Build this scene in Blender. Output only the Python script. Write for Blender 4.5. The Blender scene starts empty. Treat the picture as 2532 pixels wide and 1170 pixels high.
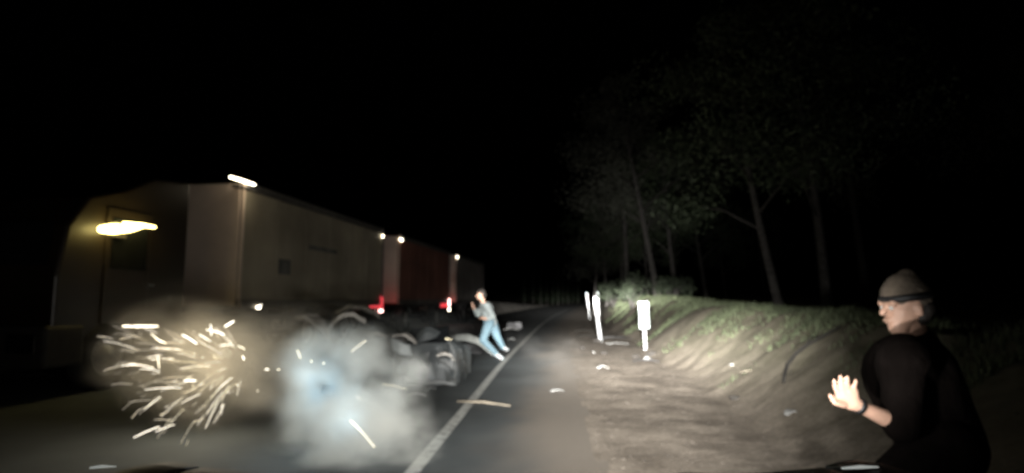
import bpy, bmesh, math, random
import numpy as np
from mathutils import Vector, Matrix, noise
R = math.radians
random.seed(7)
scene = bpy.context.scene
COL = scene.collection

# ------------------------------------------------------------------ camera
F_PX, W_PX, H_PX, HOR = 1475.0, 2532.0, 1170.0, 740.0
CAM_H = 1.3
PITCH = math.atan((HOR - H_PX / 2) / F_PX)
cam_d = bpy.data.cameras.new('camera'); cam = bpy.data.objects.new('camera', cam_d); COL.objects.link(cam)
cam.location = (0, 0, CAM_H); cam.rotation_euler = (math.pi / 2 + PITCH, 0, 0)
cam_d.sensor_width = 36; cam_d.lens = 36 * F_PX / W_PX
cam_d.clip_start = 0.05; cam_d.clip_end = 3000
cam_d.dof.use_dof = True; cam_d.dof.focus_distance = .5; cam_d.dof.aperture_fstop = 6.0
scene.camera = cam

# ------------------------------------------------------------------ world, moonless night
world = bpy.data.worlds.new('World'); scene.world = world; world.use_nodes = True
wn = world.node_tree; wn.nodes.clear()
sky = wn.nodes.new('ShaderNodeTexSky'); sky.sky_type = 'NISHITA'; sky.sun_disc = False
sky.sun_elevation = R(-4); sky.sun_rotation = R(200)
bg = wn.nodes.new('ShaderNodeBackground'); bg.inputs['Strength'].default_value = 0.004
wo = wn.nodes.new('ShaderNodeOutputWorld')
wn.links.new(sky.outputs[0], bg.inputs[0]); wn.links.new(bg.outputs[0], wo.inputs[0])
scene.view_settings.view_transform = 'Standard'; scene.view_settings.look = 'None'
scene.view_settings.exposure = 0; scene.view_settings.gamma = 1
scene.render.engine = 'CYCLES'
scene.cycles.use_denoising = True
scene.cycles.max_bounces = 6; scene.cycles.volume_bounces = 1
scene.cycles.volume_step_rate = 1.0; scene.cycles.volume_max_steps = 128
scene.cycles.sample_clamp_indirect = 3.0
HEAD_W = 13000.0          # headlamp output
FILL_W = 21500.0          # lamp bar added on the roof for ground light, each half
SPARK_W = 34.0

# ------------------------------------------------------------------ helpers
def ray(x, y):
    dx = (x - W_PX / 2) / F_PX; dy = (H_PX / 2 - y) / F_PX
    return Vector((dx, math.cos(PITCH) - math.sin(PITCH) * dy, math.sin(PITCH) + math.cos(PITCH) * dy))
def at(x, y, Y):                     # a point of the place, at forward distance Y
    d = ray(x, y); return Vector((0, 0, CAM_H)) + d * (Y / d.y)
def gnd(x, y, z=0.0):
    d = ray(x, y); return Vector((0, 0, CAM_H)) + d * ((z - CAM_H) / d.z)

_mats = {}
def mat(name, col, rough=0.7, metal=0.0, var=0.25, vscale=6.0, bump=0.0, bscale=40.0, emit=None, estr=0.0, spec=0.5, sample=True, coat=0.0):
    if name in _mats: return _mats[name]
    m = bpy.data.materials.new(name); m.use_nodes = True; nt = m.node_tree
    b = nt.nodes['Principled BSDF']
    b.inputs['Roughness'].default_value = rough; b.inputs['Metallic'].default_value = metal
    b.inputs['Specular IOR Level'].default_value = spec
    b.inputs['Coat Weight'].default_value = coat
    tc = nt.nodes.new('ShaderNodeTexCoord'); nz = nt.nodes.new('ShaderNodeTexNoise')
    nz.inputs['Scale'].default_value = vscale; nz.inputs['Detail'].default_value = 6
    nt.links.new(tc.outputs['Object'], nz.inputs['Vector'])
    rp = nt.nodes.new('ShaderNodeValToRGB')
    rp.color_ramp.elements[0].position = 0.3; rp.color_ramp.elements[1].position = 0.7
    rp.color_ramp.elements[0].color = (*[c * (1 - var) for c in col], 1)
    rp.color_ramp.elements[1].color = (*[min(1, c * (1 + var)) for c in col], 1)
    nt.links.new(nz.outputs['Fac'], rp.inputs[0]); nt.links.new(rp.outputs[0], b.inputs['Base Color'])
    if bump:
        n2 = nt.nodes.new('ShaderNodeTexNoise'); n2.inputs['Scale'].default_value = bscale; n2.inputs['Detail'].default_value = 5
        nt.links.new(tc.outputs['Object'], n2.inputs['Vector'])
        bp = nt.nodes.new('ShaderNodeBump'); bp.inputs['Strength'].default_value = bump; bp.inputs['Distance'].default_value = 0.02
        nt.links.new(n2.outputs['Fac'], bp.inputs['Height']); nt.links.new(bp.outputs[0], b.inputs['Normal'])
    if emit:
        b.inputs['Emission Color'].default_value = (*emit, 1); b.inputs['Emission Strength'].default_value = estr
        if not sample: m.cycles.emission_sampling = 'NONE'
    _mats[name] = m
    return m

class MB:
    def __init__(s): s.v = []; s.f = []; s.sm = []
    def add(s, vs, fs, smooth=False):
        o = len(s.v); s.v += [tuple(v) for v in vs]; s.f += [tuple(i + o for i in f) for f in fs]; s.sm += [smooth] * len(fs); return s
    def box(s, a, b, M=None):
        (x0, y0, z0), (x1, y1, z1) = a, b
        vs = [Vector(p) for p in ((x0,y0,z0),(x1,y0,z0),(x1,y1,z0),(x0,y1,z0),(x0,y0,z1),(x1,y0,z1),(x1,y1,z1),(x0,y1,z1))]
        if M: vs = [M @ v for v in vs]
        return s.add(vs, [(3,2,1,0),(4,5,6,7),(0,1,5,4),(1,2,6,5),(2,3,7,6),(3,0,4,7)])
    def tube(s, pts, rads, n=8, cap=True, flat=1.0):
        pts = [Vector(p) for p in pts]
        if not hasattr(rads, '__len__'): rads = [rads] * len(pts)
        vs = []; fs = []; ref = None
        for i, p in enumerate(pts):
            d = (pts[min(i+1, len(pts)-1)] - pts[max(i-1, 0)]).normalized()
            if ref is None: ref = Vector((0,0,1)) if abs(d.z) < .9 else Vector((1,0,0))
            u = d.cross(ref).normalized(); w = u.cross(d); ref = w
            for k in range(n):
                a = 2*math.pi*k/n; vs.append(p + u*math.cos(a)*rads[i] + w*math.sin(a)*rads[i]*flat)
        for i in range(len(pts)-1):
            for k in range(n): fs.append((i*n+k, i*n+(k+1)%n, (i+1)*n+(k+1)%n, (i+1)*n+k))
        if cap: fs.append(tuple(range(n-1,-1,-1))); fs.append(tuple((len(pts)-1)*n+k for k in range(n)))
        return s.add(vs, fs, True)
    def ball(s, c, r, M=None, nu=14, nv=9):
        c = Vector(c); r = Vector(r) if hasattr(r, '__len__') else Vector((r,r,r)); vs = []; fs = []
        for j in range(nv+1):
            th = math.pi*j/nv
            for i in range(nu):
                ph = 2*math.pi*i/nu
                q = Vector((r.x*math.sin(th)*math.cos(ph), r.y*math.sin(th)*math.sin(ph), r.z*math.cos(th)))
                vs.append(c + (M @ q if M else q))
        for j in range(nv):
            for i in range(nu): fs.append((j*nu+i, (j+1)*nu+i, (j+1)*nu+(i+1)%nu, j*nu+(i+1)%nu))
        return s.add(vs, fs, True)
    def grid(s, fn, nu, nv, thick=None, smooth=True):
        P = [[Vector(fn(i/nu, j/nv)) for i in range(nu+1)] for j in range(nv+1)]
        vs = [p for row in P for p in row]; n = nu+1
        fs = [(j*n+i, j*n+i+1, (j+1)*n+i+1, (j+1)*n+i) for j in range(nv) for i in range(nu)]
        if thick:
            t = Vector(thick); o = len(vs); vs += [p - t for p in vs]
            fs += [tuple(reversed([i+o for i in f])) for f in list(fs)]
            ring = [i for i in range(n)] + [j*n+nu for j in range(1, nv+1)] + [nv*n+i for i in range(nu-1,-1,-1)] + [j*n for j in range(nv-1,0,-1)]
            for a, b in zip(ring, ring[1:]+ring[:1]): fs.append((b, a, a+o, b+o))
        return s.add(vs, fs, smooth)
    def mesh(s, name, m):
        me = bpy.data.meshes.new(name); me.from_pydata(s.v, [], s.f)
        me.polygons.foreach_set('use_smooth', s.sm)
        if m: me.materials.append(m)
        me.update(); return me
    def build(s, name, m, parent=None):
        o = bpy.data.objects.new(name, s.mesh(name, m)); COL.objects.link(o)
        if parent: o.parent = parent
        return o

def tag(o, label=None, cat=None, group=None, kind=None):
    if label: o['label'] = label
    if cat: o['category'] = cat
    if group: o['group'] = group
    if kind: o['kind'] = kind
    return o
def empty(name, loc=(0,0,0), rz=0.0):
    o = bpy.data.objects.new(name, None); COL.objects.link(o); o.location = loc; o.rotation_euler = (0,0,rz)
    o.empty_display_size = .1; return o
def dup(o, parent=None, loc=None):
    c = o.copy(); COL.objects.link(c); c.parent = parent
    if loc is not None: c.location = loc
    for ch in [k for k in o.children]: dup(ch, c)
    return c
def bevel(o, w=.02, seg=2):
    b = o.modifiers.new('bevel', 'BEVEL'); b.width = w; b.segments = seg; b.limit_method = 'ANGLE'; return o

# ------------------------------------------------------------------ materials
M_tyre = mat('tyre rubber', (.018,.018,.019), .85, bump=.3)
M_rim = mat('dusty rim', (.42,.41,.39), .55, .2, .25, 5)
M_dark = mat('dark chassis', (.03,.028,.026), .7)
M_black = mat('black plastic', (.015,.015,.016), .5)
M_trailer = mat('dirty white trailer', (.33,.295,.225), .6, 0, .35, .55)
M_trailer2 = mat('brown trailer', (.24,.10,.075), .65, 0, .35, .6)
M_trailer3 = mat('grey trailer', (.24,.22,.21), .6, 0, .3, .7)
M_front = mat('pale bulkhead', (.62,.50,.41), .6, 0, .2, .8)
M_rail = mat('trailer rail', (.13,.125,.12), .5, .4)
M_cab = mat('brown cab paint', (.022,.016,.010), .35, .1, .25, 1.2)
M_glass = mat('dark cab glass', (.01,.011,.012), .08)
M_amber = mat('amber lamp', (.8,.7,.2), .4, emit=(1.0,.80,.26), estr=9.0)
M_white_l = mat('white marker lamp', (.8,.8,.7), .4, emit=(1.0,.88,.66), estr=7.0)
M_red_l = mat('red tail lamp', (.5,.02,.02), .4, emit=(1.0,.08,.10), estr=.7)
M_red_hot = mat('red tail lamp bulb', (.8,.3,.3), .4, emit=(1.0,.55,.5), estr=6.0)
M_spark = mat('glowing spark', (1,.8,.5), .5, emit=(1.0,.91,.77), estr=2.6, sample=False)
M_spark2 = mat('dim spark', (1,.8,.5), .5, emit=(1.0,.88,.72), estr=.9, sample=False)
M_spark3 = mat('hot spark', (1,.8,.5), .5, emit=(1.0,.93,.8), estr=4.0, sample=False)
M_post = mat('white post', (.45,.46,.47), .5, 0, .06, 9)
M_plate = mat('white sign plate', (.58,.66,.65), .4, 0, .03, 4)
M_white = mat('scuffed white panel', (.30,.30,.29), .5, 0, .18, 6)
M_greyp = mat('grey car paint', (.05,.056,.058), .5, .1, .3, 4, .25, 9, coat=.4)
M_wood = mat('splintered wood', (.30,.26,.20), .8)
M_bark = mat('tree bark', (.065,.06,.055), .9, 0, .4, 8, .6, 20)
M_leaf = mat('tree leaves', (.055,.075,.04), .7, 0, .4, 2)
M_leafp = mat('pale tree leaves', (.085,.09,.07), .7, 0, .4, 2)
M_leafd = mat('conifer needles', (.06,.095,.05), .8, 0, .4, 3)
M_grass = mat('verge grass', (.075,.092,.048), .8, 0, .5, 2.5)
M_twig = mat('dead branch', (.02,.018,.015), .9)
M_clod = mat('dark clod', (.05,.045,.04), .95, bump=.6, bscale=30)
M_skin = mat('skin', (.60,.37,.27), .5, 0, .08, 20)
M_hair = mat('dark hair', (.02,.016,.013), .7, bump=.4, bscale=60)
M_shirt = mat('white shirt', (.32,.36,.36), .85, 0, .1, 8, .3, 18)
M_jeans = mat('pale blue jeans', (.115,.185,.225), .85, 0, .15, 8, .3, 18)
M_shoe = mat('pale trainer', (.36,.4,.42), .6)
M_jacket = mat('dark jacket', (.006,.0045,.004), .95, 0, .3, 8, .5, 25, spec=.03)
M_cap = mat('grey knit cap', (.12,.095,.07), .9, 0, .2, 30, .5, 90)
M_car = mat('black bonnet paint', (.006,.007,.008), .55, 0, .2, 3, spec=.25)
M_chrome = mat('chrome', (.7,.7,.7), .15, 1.0, .05)

def mat_ground():
    m = bpy.data.materials.new('gravel verge'); m.use_nodes = True; nt = m.node_tree; b = nt.nodes['Principled BSDF']
    b.inputs['Roughness'].default_value = .95; b.inputs['Specular IOR Level'].default_value = .2
    tc = nt.nodes.new('ShaderNodeTexCoord')
    def nz(sc, det=6, vec=None, rough=.6):
        n = nt.nodes.new('ShaderNodeTexNoise'); n.inputs['Scale'].default_value = sc; n.inputs['Detail'].default_value = det
        n.inputs['Roughness'].default_value = rough
        nt.links.new(vec or tc.outputs['Object'], n.inputs['Vector']); return n
    def ramp(fac, a, ca, bb, cb):
        r = nt.nodes.new('ShaderNodeValToRGB'); e = r.color_ramp.elements
        e[0].position = a; e[0].color = (*ca,1); e[1].position = bb; e[1].color = (*cb,1)
        nt.links.new(fac, r.inputs[0]); return r
    big = ramp(nz(1.5, 9, rough=.7).outputs['Fac'], .36, (.16,.135,.108), .64, (.36,.31,.255))
    fine = ramp(nz(26, 8, rough=.75).outputs['Fac'], .3, (.55,.55,.55), .7, (1.25,1.25,1.25))
    mul = nt.nodes.new('ShaderNodeMix'); mul.data_type = 'RGBA'; mul.blend_type = 'MULTIPLY'; mul.inputs[0].default_value = 1
    nt.links.new(big.outputs[0], mul.inputs[6]); nt.links.new(fine.outputs[0], mul.inputs[7])
    # soil tint with height of the bank: grassy humus on top
    at_ = nt.nodes.new('ShaderNodeAttribute'); at_.attribute_name = 'grass'
    g = ramp(nz(3.5).outputs['Fac'], .35, (.085,.085,.05), .7, (.20,.18,.135))
    mx = nt.nodes.new('ShaderNodeMix'); mx.data_type = 'RGBA'
    nt.links.new(at_.outputs['Fac'], mx.inputs[0]); nt.links.new(mul.outputs[2], mx.inputs[6]); nt.links.new(g.outputs[0], mx.inputs[7])
    nt.links.new(mx.outputs[2], b.inputs['Base Color'])
    mp = nt.nodes.new('ShaderNodeMapping'); mp.inputs['Scale'].default_value = (1.1, 2.4, 1); mp.inputs['Rotation'].default_value = (0,0,R(14))
    nt.links.new(tc.outputs['Object'], mp.inputs['Vector'])
    rid = nz(3.2, 5, mp.outputs[0], .65); f2 = nz(45, 4)
    ad = nt.nodes.new('ShaderNodeMath'); ad.operation = 'MULTIPLY_ADD'; ad.inputs[1].default_value = .25
    nt.links.new(f2.outputs['Fac'], ad.inputs[0]); nt.links.new(rid.outputs['Fac'], ad.inputs[2])
    bp = nt.nodes.new('ShaderNodeBump'); bp.inputs['Strength'].default_value = .45; bp.inputs['Distance'].default_value = .035
    nt.links.new(ad.outputs[0], bp.inputs['Height']); nt.links.new(bp.outputs[0], b.inputs['Normal'])
    return m
def mat_asphalt():
    m = bpy.data.materials.new('asphalt'); m.use_nodes = True; nt = m.node_tree; b = nt.nodes['Principled BSDF']
    b.inputs['Roughness'].default_value = .8; b.inputs['Specular IOR Level'].default_value = .3
    tc = nt.nodes.new('ShaderNodeTexCoord')
    n1 = nt.nodes.new('ShaderNodeTexNoise'); n1.inputs['Scale'].default_value = .8; n1.inputs['Detail'].default_value = 8
    n2 = nt.nodes.new('ShaderNodeTexNoise'); n2.inputs['Scale'].default_value = 60; n2.inputs['Detail'].default_value = 4
    for n in (n1, n2): nt.links.new(tc.outputs['Object'], n.inputs['Vector'])
    r = nt.nodes.new('ShaderNodeValToRGB'); e = r.color_ramp.elements
    e[0].position = .3; e[0].color = (.062,.069,.071,1); e[1].position = .7; e[1].color = (.108,.12,.122,1)
    nt.links.new(n1.outputs['Fac'], r.inputs[0])
    at_ = nt.nodes.new('ShaderNodeAttribute'); at_.attribute_name = 'dust'
    mx = nt.nodes.new('ShaderNodeMix'); mx.data_type = 'RGBA'; mx.inputs[7].default_value = (.24,.205,.168,1)
    nt.links.new(at_.outputs['Fac'], mx.inputs[0]); nt.links.new(r.outputs[0], mx.inputs[6]); nt.links.new(mx.outputs[2], b.inputs['Base Color'])
    bp = nt.nodes.new('ShaderNodeBump'); bp.inputs['Strength'].default_value = .5; bp.inputs['Distance'].default_value = .01
    nt.links.new(n2.outputs['Fac'], bp.inputs['Height']); nt.links.new(bp.outputs[0], b.inputs['Normal'])
    return m
def mat_paint():
    m = bpy.data.materials.new('worn road paint'); m.use_nodes = True; nt = m.node_tree; b = nt.nodes['Principled BSDF']
    b.inputs['Roughness'].default_value = .7
    tc = nt.nodes.new('ShaderNodeTexCoord'); n = nt.nodes.new('ShaderNodeTexNoise'); n.inputs['Scale'].default_value = 9; n.inputs['Detail'].default_value = 9
    nt.links.new(tc.outputs['Object'], n.inputs['Vector'])
    r = nt.nodes.new('ShaderNodeValToRGB'); e = r.color_ramp.elements
    e[0].position = .33; e[0].color = (.2,.2,.19,1); e[1].position = .5; e[1].color = (.5,.51,.48,1)
    nt.links.new(n.outputs['Fac'], r.inputs[0]); nt.links.new(r.outputs[0], b.inputs['Base Color'])
    return m

# ------------------------------------------------------------------ the setting
KY = np.array([-30, 0, 4.68, 7.67, 12, 19.6, 32, 64, 113, 160, 240, 400])
KX = np.array([-3.2, -1.08, -.75, -.53, -.22, .45, 1.62, 5.45, 12.2, 23.0, 50, 125])
KM = np.gradient(KX, KY)
def xline(Y):
    Y = min(max(Y, -30), 399.9); i = int(np.searchsorted(KY, Y, 'right') - 1); i = min(i, len(KY)-2)
    h = KY[i+1]-KY[i]; t = (Y-KY[i])/h
    return float((2*t**3-3*t*t+1)*KX[i] + (t**3-2*t*t+t)*h*KM[i] + (-2*t**3+3*t*t)*KX[i+1] + (t**3-t*t)*h*KM[i+1])
def sst(a, b, x):
    t = min(1, max(0, (x-a)/(b-a))); return t*t*(3-2*t)
def left_off(Y): return 9.2 - 4.0*sst(34, 50, Y)
def gz(s, Y):
    X = xline(Y) + s
    n = noise.noise(Vector((X*.9, Y*.9, 0))); n2 = noise.noise(Vector((X*3.1, Y*2.3, 5))); n3 = noise.noise(Vector((X*.25, Y*.25, 9)))
    z = 0.0
    if s > 1.3:
        k = sst(1.3, 2.2, s)
        z += k*(.02*n + .022*n2)
        crest = min(1.32, .88 + .019*max(Y,0)) * (1 - .25*sst(40, 90, Y))
        up = min(1, max(0, (s-3.2-.3*n3)/1.65)); up = .65*up + .35*up*up*(3-2*up)
        n4 = noise.noise(Vector((X*7, Y*6, 2))); z += up*(crest + .06*n + .035*n2 + .03*n4) + .012*n4*k
        z -= .35*sst(5.0, 7.5, s) * up
        z += .08*max(0, s-9) if s < 60 else .08*51
    elif s < -left_off(Y):
        d = -left_off(Y) - s
        z -= .12*sst(0, 1.0, d); z += .05*n
        z += .10*max(0, min(d, 60)-4)
    else: z -= .012
    if s > -left_off(Y)-.01 and s < 1.3: z = -.012
    return z
Ys = list(np.arange(-12, 3, 1.0)) + list(np.arange(3, 14, .11)) + list(np.arange(14, 30, .3)) + list(np.arange(30, 80, 1.2)) + list(np.arange(80, 401, 6))
Ss = [-420,-250,-150,-90,-60,-40,-26,-18,-14,-11.5,-10.2,-9.3,-9,-8,-6.5,-5.4,-5,-3,-1,0,1,1.28] + list(np.arange(1.4, 7.4, .1)) + [7.8,8.5,9.5,11,13,16,20,26,34,46,60,90,150,250,420]
vs = []; ga = []
for Y in Ys:
    for s in Ss:
        z = gz(s, Y); vs.append((xline(Y)+s, Y, z))
        X = xline(Y)+s
        n = noise.noise(Vector((X*.8, Y*.5, 3)))
        ga.append(max(0, min(1, (sst(2.9, 4.3, s)*(.8+.5*n))) if s > 0 else sst(.5, 2, -left_off(Y)-s)))
nS = len(Ss)
fs = [(j*nS+i, j*nS+i+1, (j+1)*nS+i+1, (j+1)*nS+i) for j in range(len(Ys)-1) for i in range(nS-1)]
me = bpy.data.meshes.new('ground'); me.from_pydata(vs, [], fs); me.polygons.foreach_set('use_smooth', [True]*len(fs))
at_ = me.attributes.new('grass', 'FLOAT', 'POINT'); at_.data.foreach_set('value', ga)
me.materials.append(mat_ground())
o = bpy.data.objects.new('ground', me); COL.objects.link(o); tag(o, 'grey brown gravel verge rising to a grassy bank beside the road', kind='structure')

M_asph = mat_asphalt(); M_paint = mat_paint()
def strip(name, s0f, s1f, y0, y1, z, m, dy=.6, cols=4):
    ys = []; y = y0
    while y < y1: ys.append(y); y += dy if y < 40 else dy*4
    ys.append(y1); b = MB(); n = cols+1
    b.add([(xline(Y) + s0f(Y) + (s1f(Y)-s0f(Y))*c/cols, Y, z) for Y in ys for c in range(n)],
          [(j*n+c, j*n+c+1, (j+1)*n+c+1, (j+1)*n+c) for j in range(len(ys)-1) for c in range(cols)], True)
    return b.build(name, m)
def rag(Y): return 1.45 + .14*noise.noise(Vector((Y*.9, 2, 0))) + .06*noise.noise(Vector((Y*4, 7, 0)))
road = tag(strip('road', lambda Y: -left_off(Y), rag, -12, 398, .0, M_asph, .2, 80), 'dark two lane asphalt road curving away to the right', kind='structure')
da = []
for v in road.data.vertices:
    x, y, z = v.co; s_ = x - xline(y); n_ = noise.noise(Vector((x*1.3, y*.6, 4))) + .5*noise.noise(Vector((x*4, y*2.5, 8)))
    da.append(max(0, min(1, .8*sst(.3, 1.3, s_ + .35*n_))))
road.data.attributes.new('dust', 'FLOAT', 'POINT').data.foreach_set('value', da)
ln = strip('edge_line', lambda Y: -.058, lambda Y: .058, -12, 300, .004, M_paint, .5, 1); ln.parent = road
ln = strip('far_edge_line', lambda Y: -left_off(Y)+.25, lambda Y: -left_off(Y)+.37, 40, 300, .004, M_paint, .5, 1); ln.parent = road
for k in range(14):
    y0 = 36 + k*9.0
    d = strip('lane_dash', lambda Y: -2.75, lambda Y: -2.63, y0, y0+3, .004, M_paint, .5, 1); d.parent = road

# pale low earth bank on the far left of the bend
def fb(u, v):
    Y = 47 + 70*u; hgt = 1.15*(1-u)**1.3 + .15
    s = -left_off(Y) - .1 - 3.2*(1-v)
    prof = math.sin(math.pi*min(1, v*1.0))**.6 if 0 < v < 1 else 0
    X = xline(Y)+s
    return (X, Y, -.15 + (hgt+.15)*prof*(1+.25*noise.noise(Vector((X, Y*.7, 1)))) * min(1, u*14 + .15))
o = MB().grid(fb, 50, 12).build('earth_bank', mat('pale earth', (.48,.45,.40), .95, 0, .3, 1.2, .4, 8)); tag(o, 'low pale earth bank on the far left side of the bend', kind='structure')

# loose stones on the gravel: uncounted
st = MB(); rs = random.Random(3)
ico = bmesh.new(); bmesh.ops.create_icosphere(ico, subdivisions=1, radius=1); iv = [v.co.copy() for v in ico.verts]; ico.verts.index_update(); iff = [tuple(v.index for v in f.verts) for f in ico.faces]; ico.free()
for k in range(4200):
    Y = 3.2 + 24*rs.random()**1.6; s = 1.45 + 3.6*rs.random()
    r = .004 + .010*rs.random()**3
    c = Vector((xline(Y)+s, Y, gz(s, Y) + r*.25)); sc = Vector((1+.6*rs.random(), 1+.4*rs.random(), .4))
    st.add([c + Vector((v.x*sc.x, v.y*sc.y, v.z*sc.z))*r*(.75+.5*rs.random()) for v in iv], iff)
tag(st.build('loose_stones', mat('loose stones', (.14,.12,.10), .95, 0, .6, 3)), 'loose small stones strewn over the gravel verge', 'stones', kind='stuff')

# grass on the bank: uncounted blades
gr = MB(); rg = random.Random(11)
for k in range(70000):
    Y = 4.5 + 34*rg.random()**1.5; s = 3.3 + 3.6*rg.random()
    X = xline(Y)+s
    cl = noise.noise(Vector((X*.8, Y*.5, 3))) + .45*noise.noise(Vector((X*2.2, Y*2.2, 8)))
    if cl*1.3 + (s-4.3)*.5 < rg.random()*.5 - .02: continue
    h = (.03+.065*rg.random()**1.5)*(1.25 if s > 4.6 else 1)*(1+.02*Y); a = rg.random()*6.283; w = .002 + .003*rg.random() + Y*.0004
    z = gz(s, Y); dx, dy = math.cos(a), math.sin(a); ben = h*(.3+.5*rg.random()); b2 = rg.random()*6.283
    ox, oy = math.cos(b2)*ben, math.sin(b2)*ben
    gr.add([(X-dx*w, Y-dy*w, z-.02), (X+dx*w, Y+dy*w, z-.02), (X+dx*w*.7+ox*.35, Y+dy*w*.7+oy*.35, z+h*.6), (X-dx*w*.7+ox*.35, Y-dy*w*.7+oy*.35, z+h*.6), (X+ox, Y+oy, z+h)],
           [(0,1,2,3), (3,2,4)])
tag(gr.build('verge_grass', M_grass), 'patchy green grass growing along the top of the roadside bank', 'grass', kind='stuff')

# ------------------------------------------------------------------ trees
def leaf_mesh(name, m, clumps, nleaf, size, seed):
    r = random.Random(seed); b = MB()
    for c, rad in clumps:
        for k in range(nleaf):
            d = Vector((r.gauss(0,1), r.gauss(0,1), r.gauss(0,1))).normalized() * rad * (r.random()**.45)
            d.z *= .7; p = Vector(c)+d; s = size*(.5+r.random())
            u = Vector((r.gauss(0,1), r.gauss(0,1), r.gauss(0,1))).normalized(); w = u.cross(Vector((r.gauss(0,1), r.gauss(0,1), r.gauss(0,1)))).normalized()
            b.add([p-u*s, p+w*s*.45, p+u*s, p-w*s*.45], [(0,1,2,3)])
    return b.mesh(name, m)
def tree_proto(seed, h, tr, m):
    r = random.Random(seed); b = MB(); pts = []; rad = []
    lx, ly = r.uniform(-.05,.02), r.uniform(-.04,.04)
    for i in range(9):
        t = i/8; pts.append((lx*h*t + .12*math.sin(3*t+seed), ly*h*t+.1*math.sin(4*t), -.4 + (h*.92+.4)*t)); rad.append(tr*(1-.82*t) + (tr*.5 if i == 0 else 0))
    b.tube(pts, rad, 9)
    cl = []
    for k in range(13):
        t = .34 + .62*k/12; i = min(7, int(t*8)); base = Vector(pts[i]).lerp(Vector(pts[i+1]), t*8-i)
        a = k*2.4 + r.random(); L = h*(.30*(1-t)+.10)*(.7+.6*r.random())
        tip = base + Vector((math.cos(a)*L, math.sin(a)*L, L*(.35+.3*r.random())))
        mid = base.lerp(tip, .5) + Vector((0,0,.1*L)); rr = tr*(1-.8*t)*.45
        b.tube([base, mid, tip], [rr, rr*.6, rr*.2], 5)
        cl.append((tip, L*.45+.35)); 
        if r.random() < .7: cl.append((mid + Vector((r.uniform(-.4,.4), r.uniform(-.4,.4), .3)), L*.3+.25))
    cl.append((Vector(pts[-1]), h*.06+.3))
    return b.mesh('trunk', M_bark), leaf_mesh('crown', m, cl, 420, .065, seed+50)
protos = [tree_proto(1, 11.0, .17, M_leafp), tree_proto(2, 9.0, .14, M_leaf), tree_proto(5, 13.0, .2, M_leaf)]
def tree(kind, X, Y, z, rz, sc, label, group=None, tilt=0.0, name='roadside_tree'):
    e = empty(name, (X, Y, z), rz); e.scale = (sc,)*3; e.rotation_euler = (0, 0, rz)
    if tilt: e.rotation_euler = (Matrix.Rotation(tilt, 3, 'Y') @ Matrix.Rotation(rz, 3, 'Z')).to_euler()
    for nm, me_ in zip(('trunk', 'crown'), protos[kind]):
        c = bpy.data.objects.new(nm, me_); COL.objects.link(c); c.parent = e
    tag(e, label, 'tree', group); return e
def put(px, Y): return (px - W_PX/2)/F_PX*Y
def gzx(X, Y): return gz(X - xline(Y), Y)
T = [ (0, 1622, 27, .3, .95, -.10, 'slender pale trunked tree just behind the white sign plate'),
      (1, 1678, 30, 1.9, 1.0, -.06, 'thinner tree directly right of the pale trunk behind the sign'),
      (1, 1938, 17, 2.2, 1.0, -.17, 'tall left leaning dark tree standing above the grassy bank'),
      (1, 2040, 17, 4.0, 1.1, -.13, 'dim leaning tree right of the tall left leaning tree'),
      (0, 1545, 34, 5.0, 1.05, -.03, 'tree with grey foliage overhanging behind the thin delineator posts'),
      (0, 1470, 52, 2.9, .8, .02, 'low crowned tree farthest along the right of the bend'), (0, 1535, 41, 4.4, .72, -.04, 'short leafy tree between the delineator posts and the sign'), (1, 1600, 36, .2, .7, -.02, 'short dark tree right behind the sign plate'),
      (1, 1500, 48, .9, 1.0, 0, 'tree at the inside of the bend behind the farthest post') ]
for k, px, Y, rz, sc, ti, lab in T:
    X = put(px, Y); tree(k, X, Y, gzx(X, Y)-.05, rz, sc, lab, 'trees above the bank', ti)
rt = random.Random(21)
for k in range(9):
    Y = 16 + 60*rt.random(); s = 8.5 + 16*rt.random() + (4 if Y < 30 else 0); X = xline(Y)+s
    tree(k % 3, X, Y, gz(s, Y)-.05, rt.random()*6, .8+.5*rt.random(), 'dark woodland tree lost in the night behind the bank', 'dark woodland trees', rt.uniform(-.12, .04))
# far trees where the road bends
def conifer_proto(seed):
    r = random.Random(seed); b = MB(); b.tube([(0,0,-.3),(0.05,0,4),(0,0.05,9)], [.14,.09,.02], 7); l = MB()
    for k in range(900):
        z = 1.0 + 8*r.random(); rad = (9.3-z)*.17*(.35+.65*r.random()); a = r.random()*6.283
        p = Vector((math.cos(a)*rad, math.sin(a)*rad, z - rad*.25)); d = Vector((math.cos(a), math.sin(a), -.35)); w = Vector((-d.y, d.x, 0)); s = .16+.16*r.random()
        l.add([p-d*s, p+w*s*.4, p+d*s, p-w*s*.4], [(0,1,2,3)])
    return b.mesh('trunk', M_bark), l.mesh('crown', M_leafd)
protos.append(conifer_proto(4)); protos.append(conifer_proto(9))
for k, px in enumerate((1296, 1318, 1337, 1352, 1366, 1379, 1392, 1404, 1416, 1428)):
    Y = 128 + (k*37 % 23) + 7*max(0, k-4); X = put(px, Y)
    tree(3 + k % 2, X, Y, gzx(X, Y), k*1.3, .75+.12*((k*7) % 4), '%s narrow conifer from the left in the far row beyond the bend' % ('first','second','third','fourth','fifth','sixth','seventh','eighth','ninth','tenth')[k], 'far conifer row', 0, 'conifer_tree')
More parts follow.
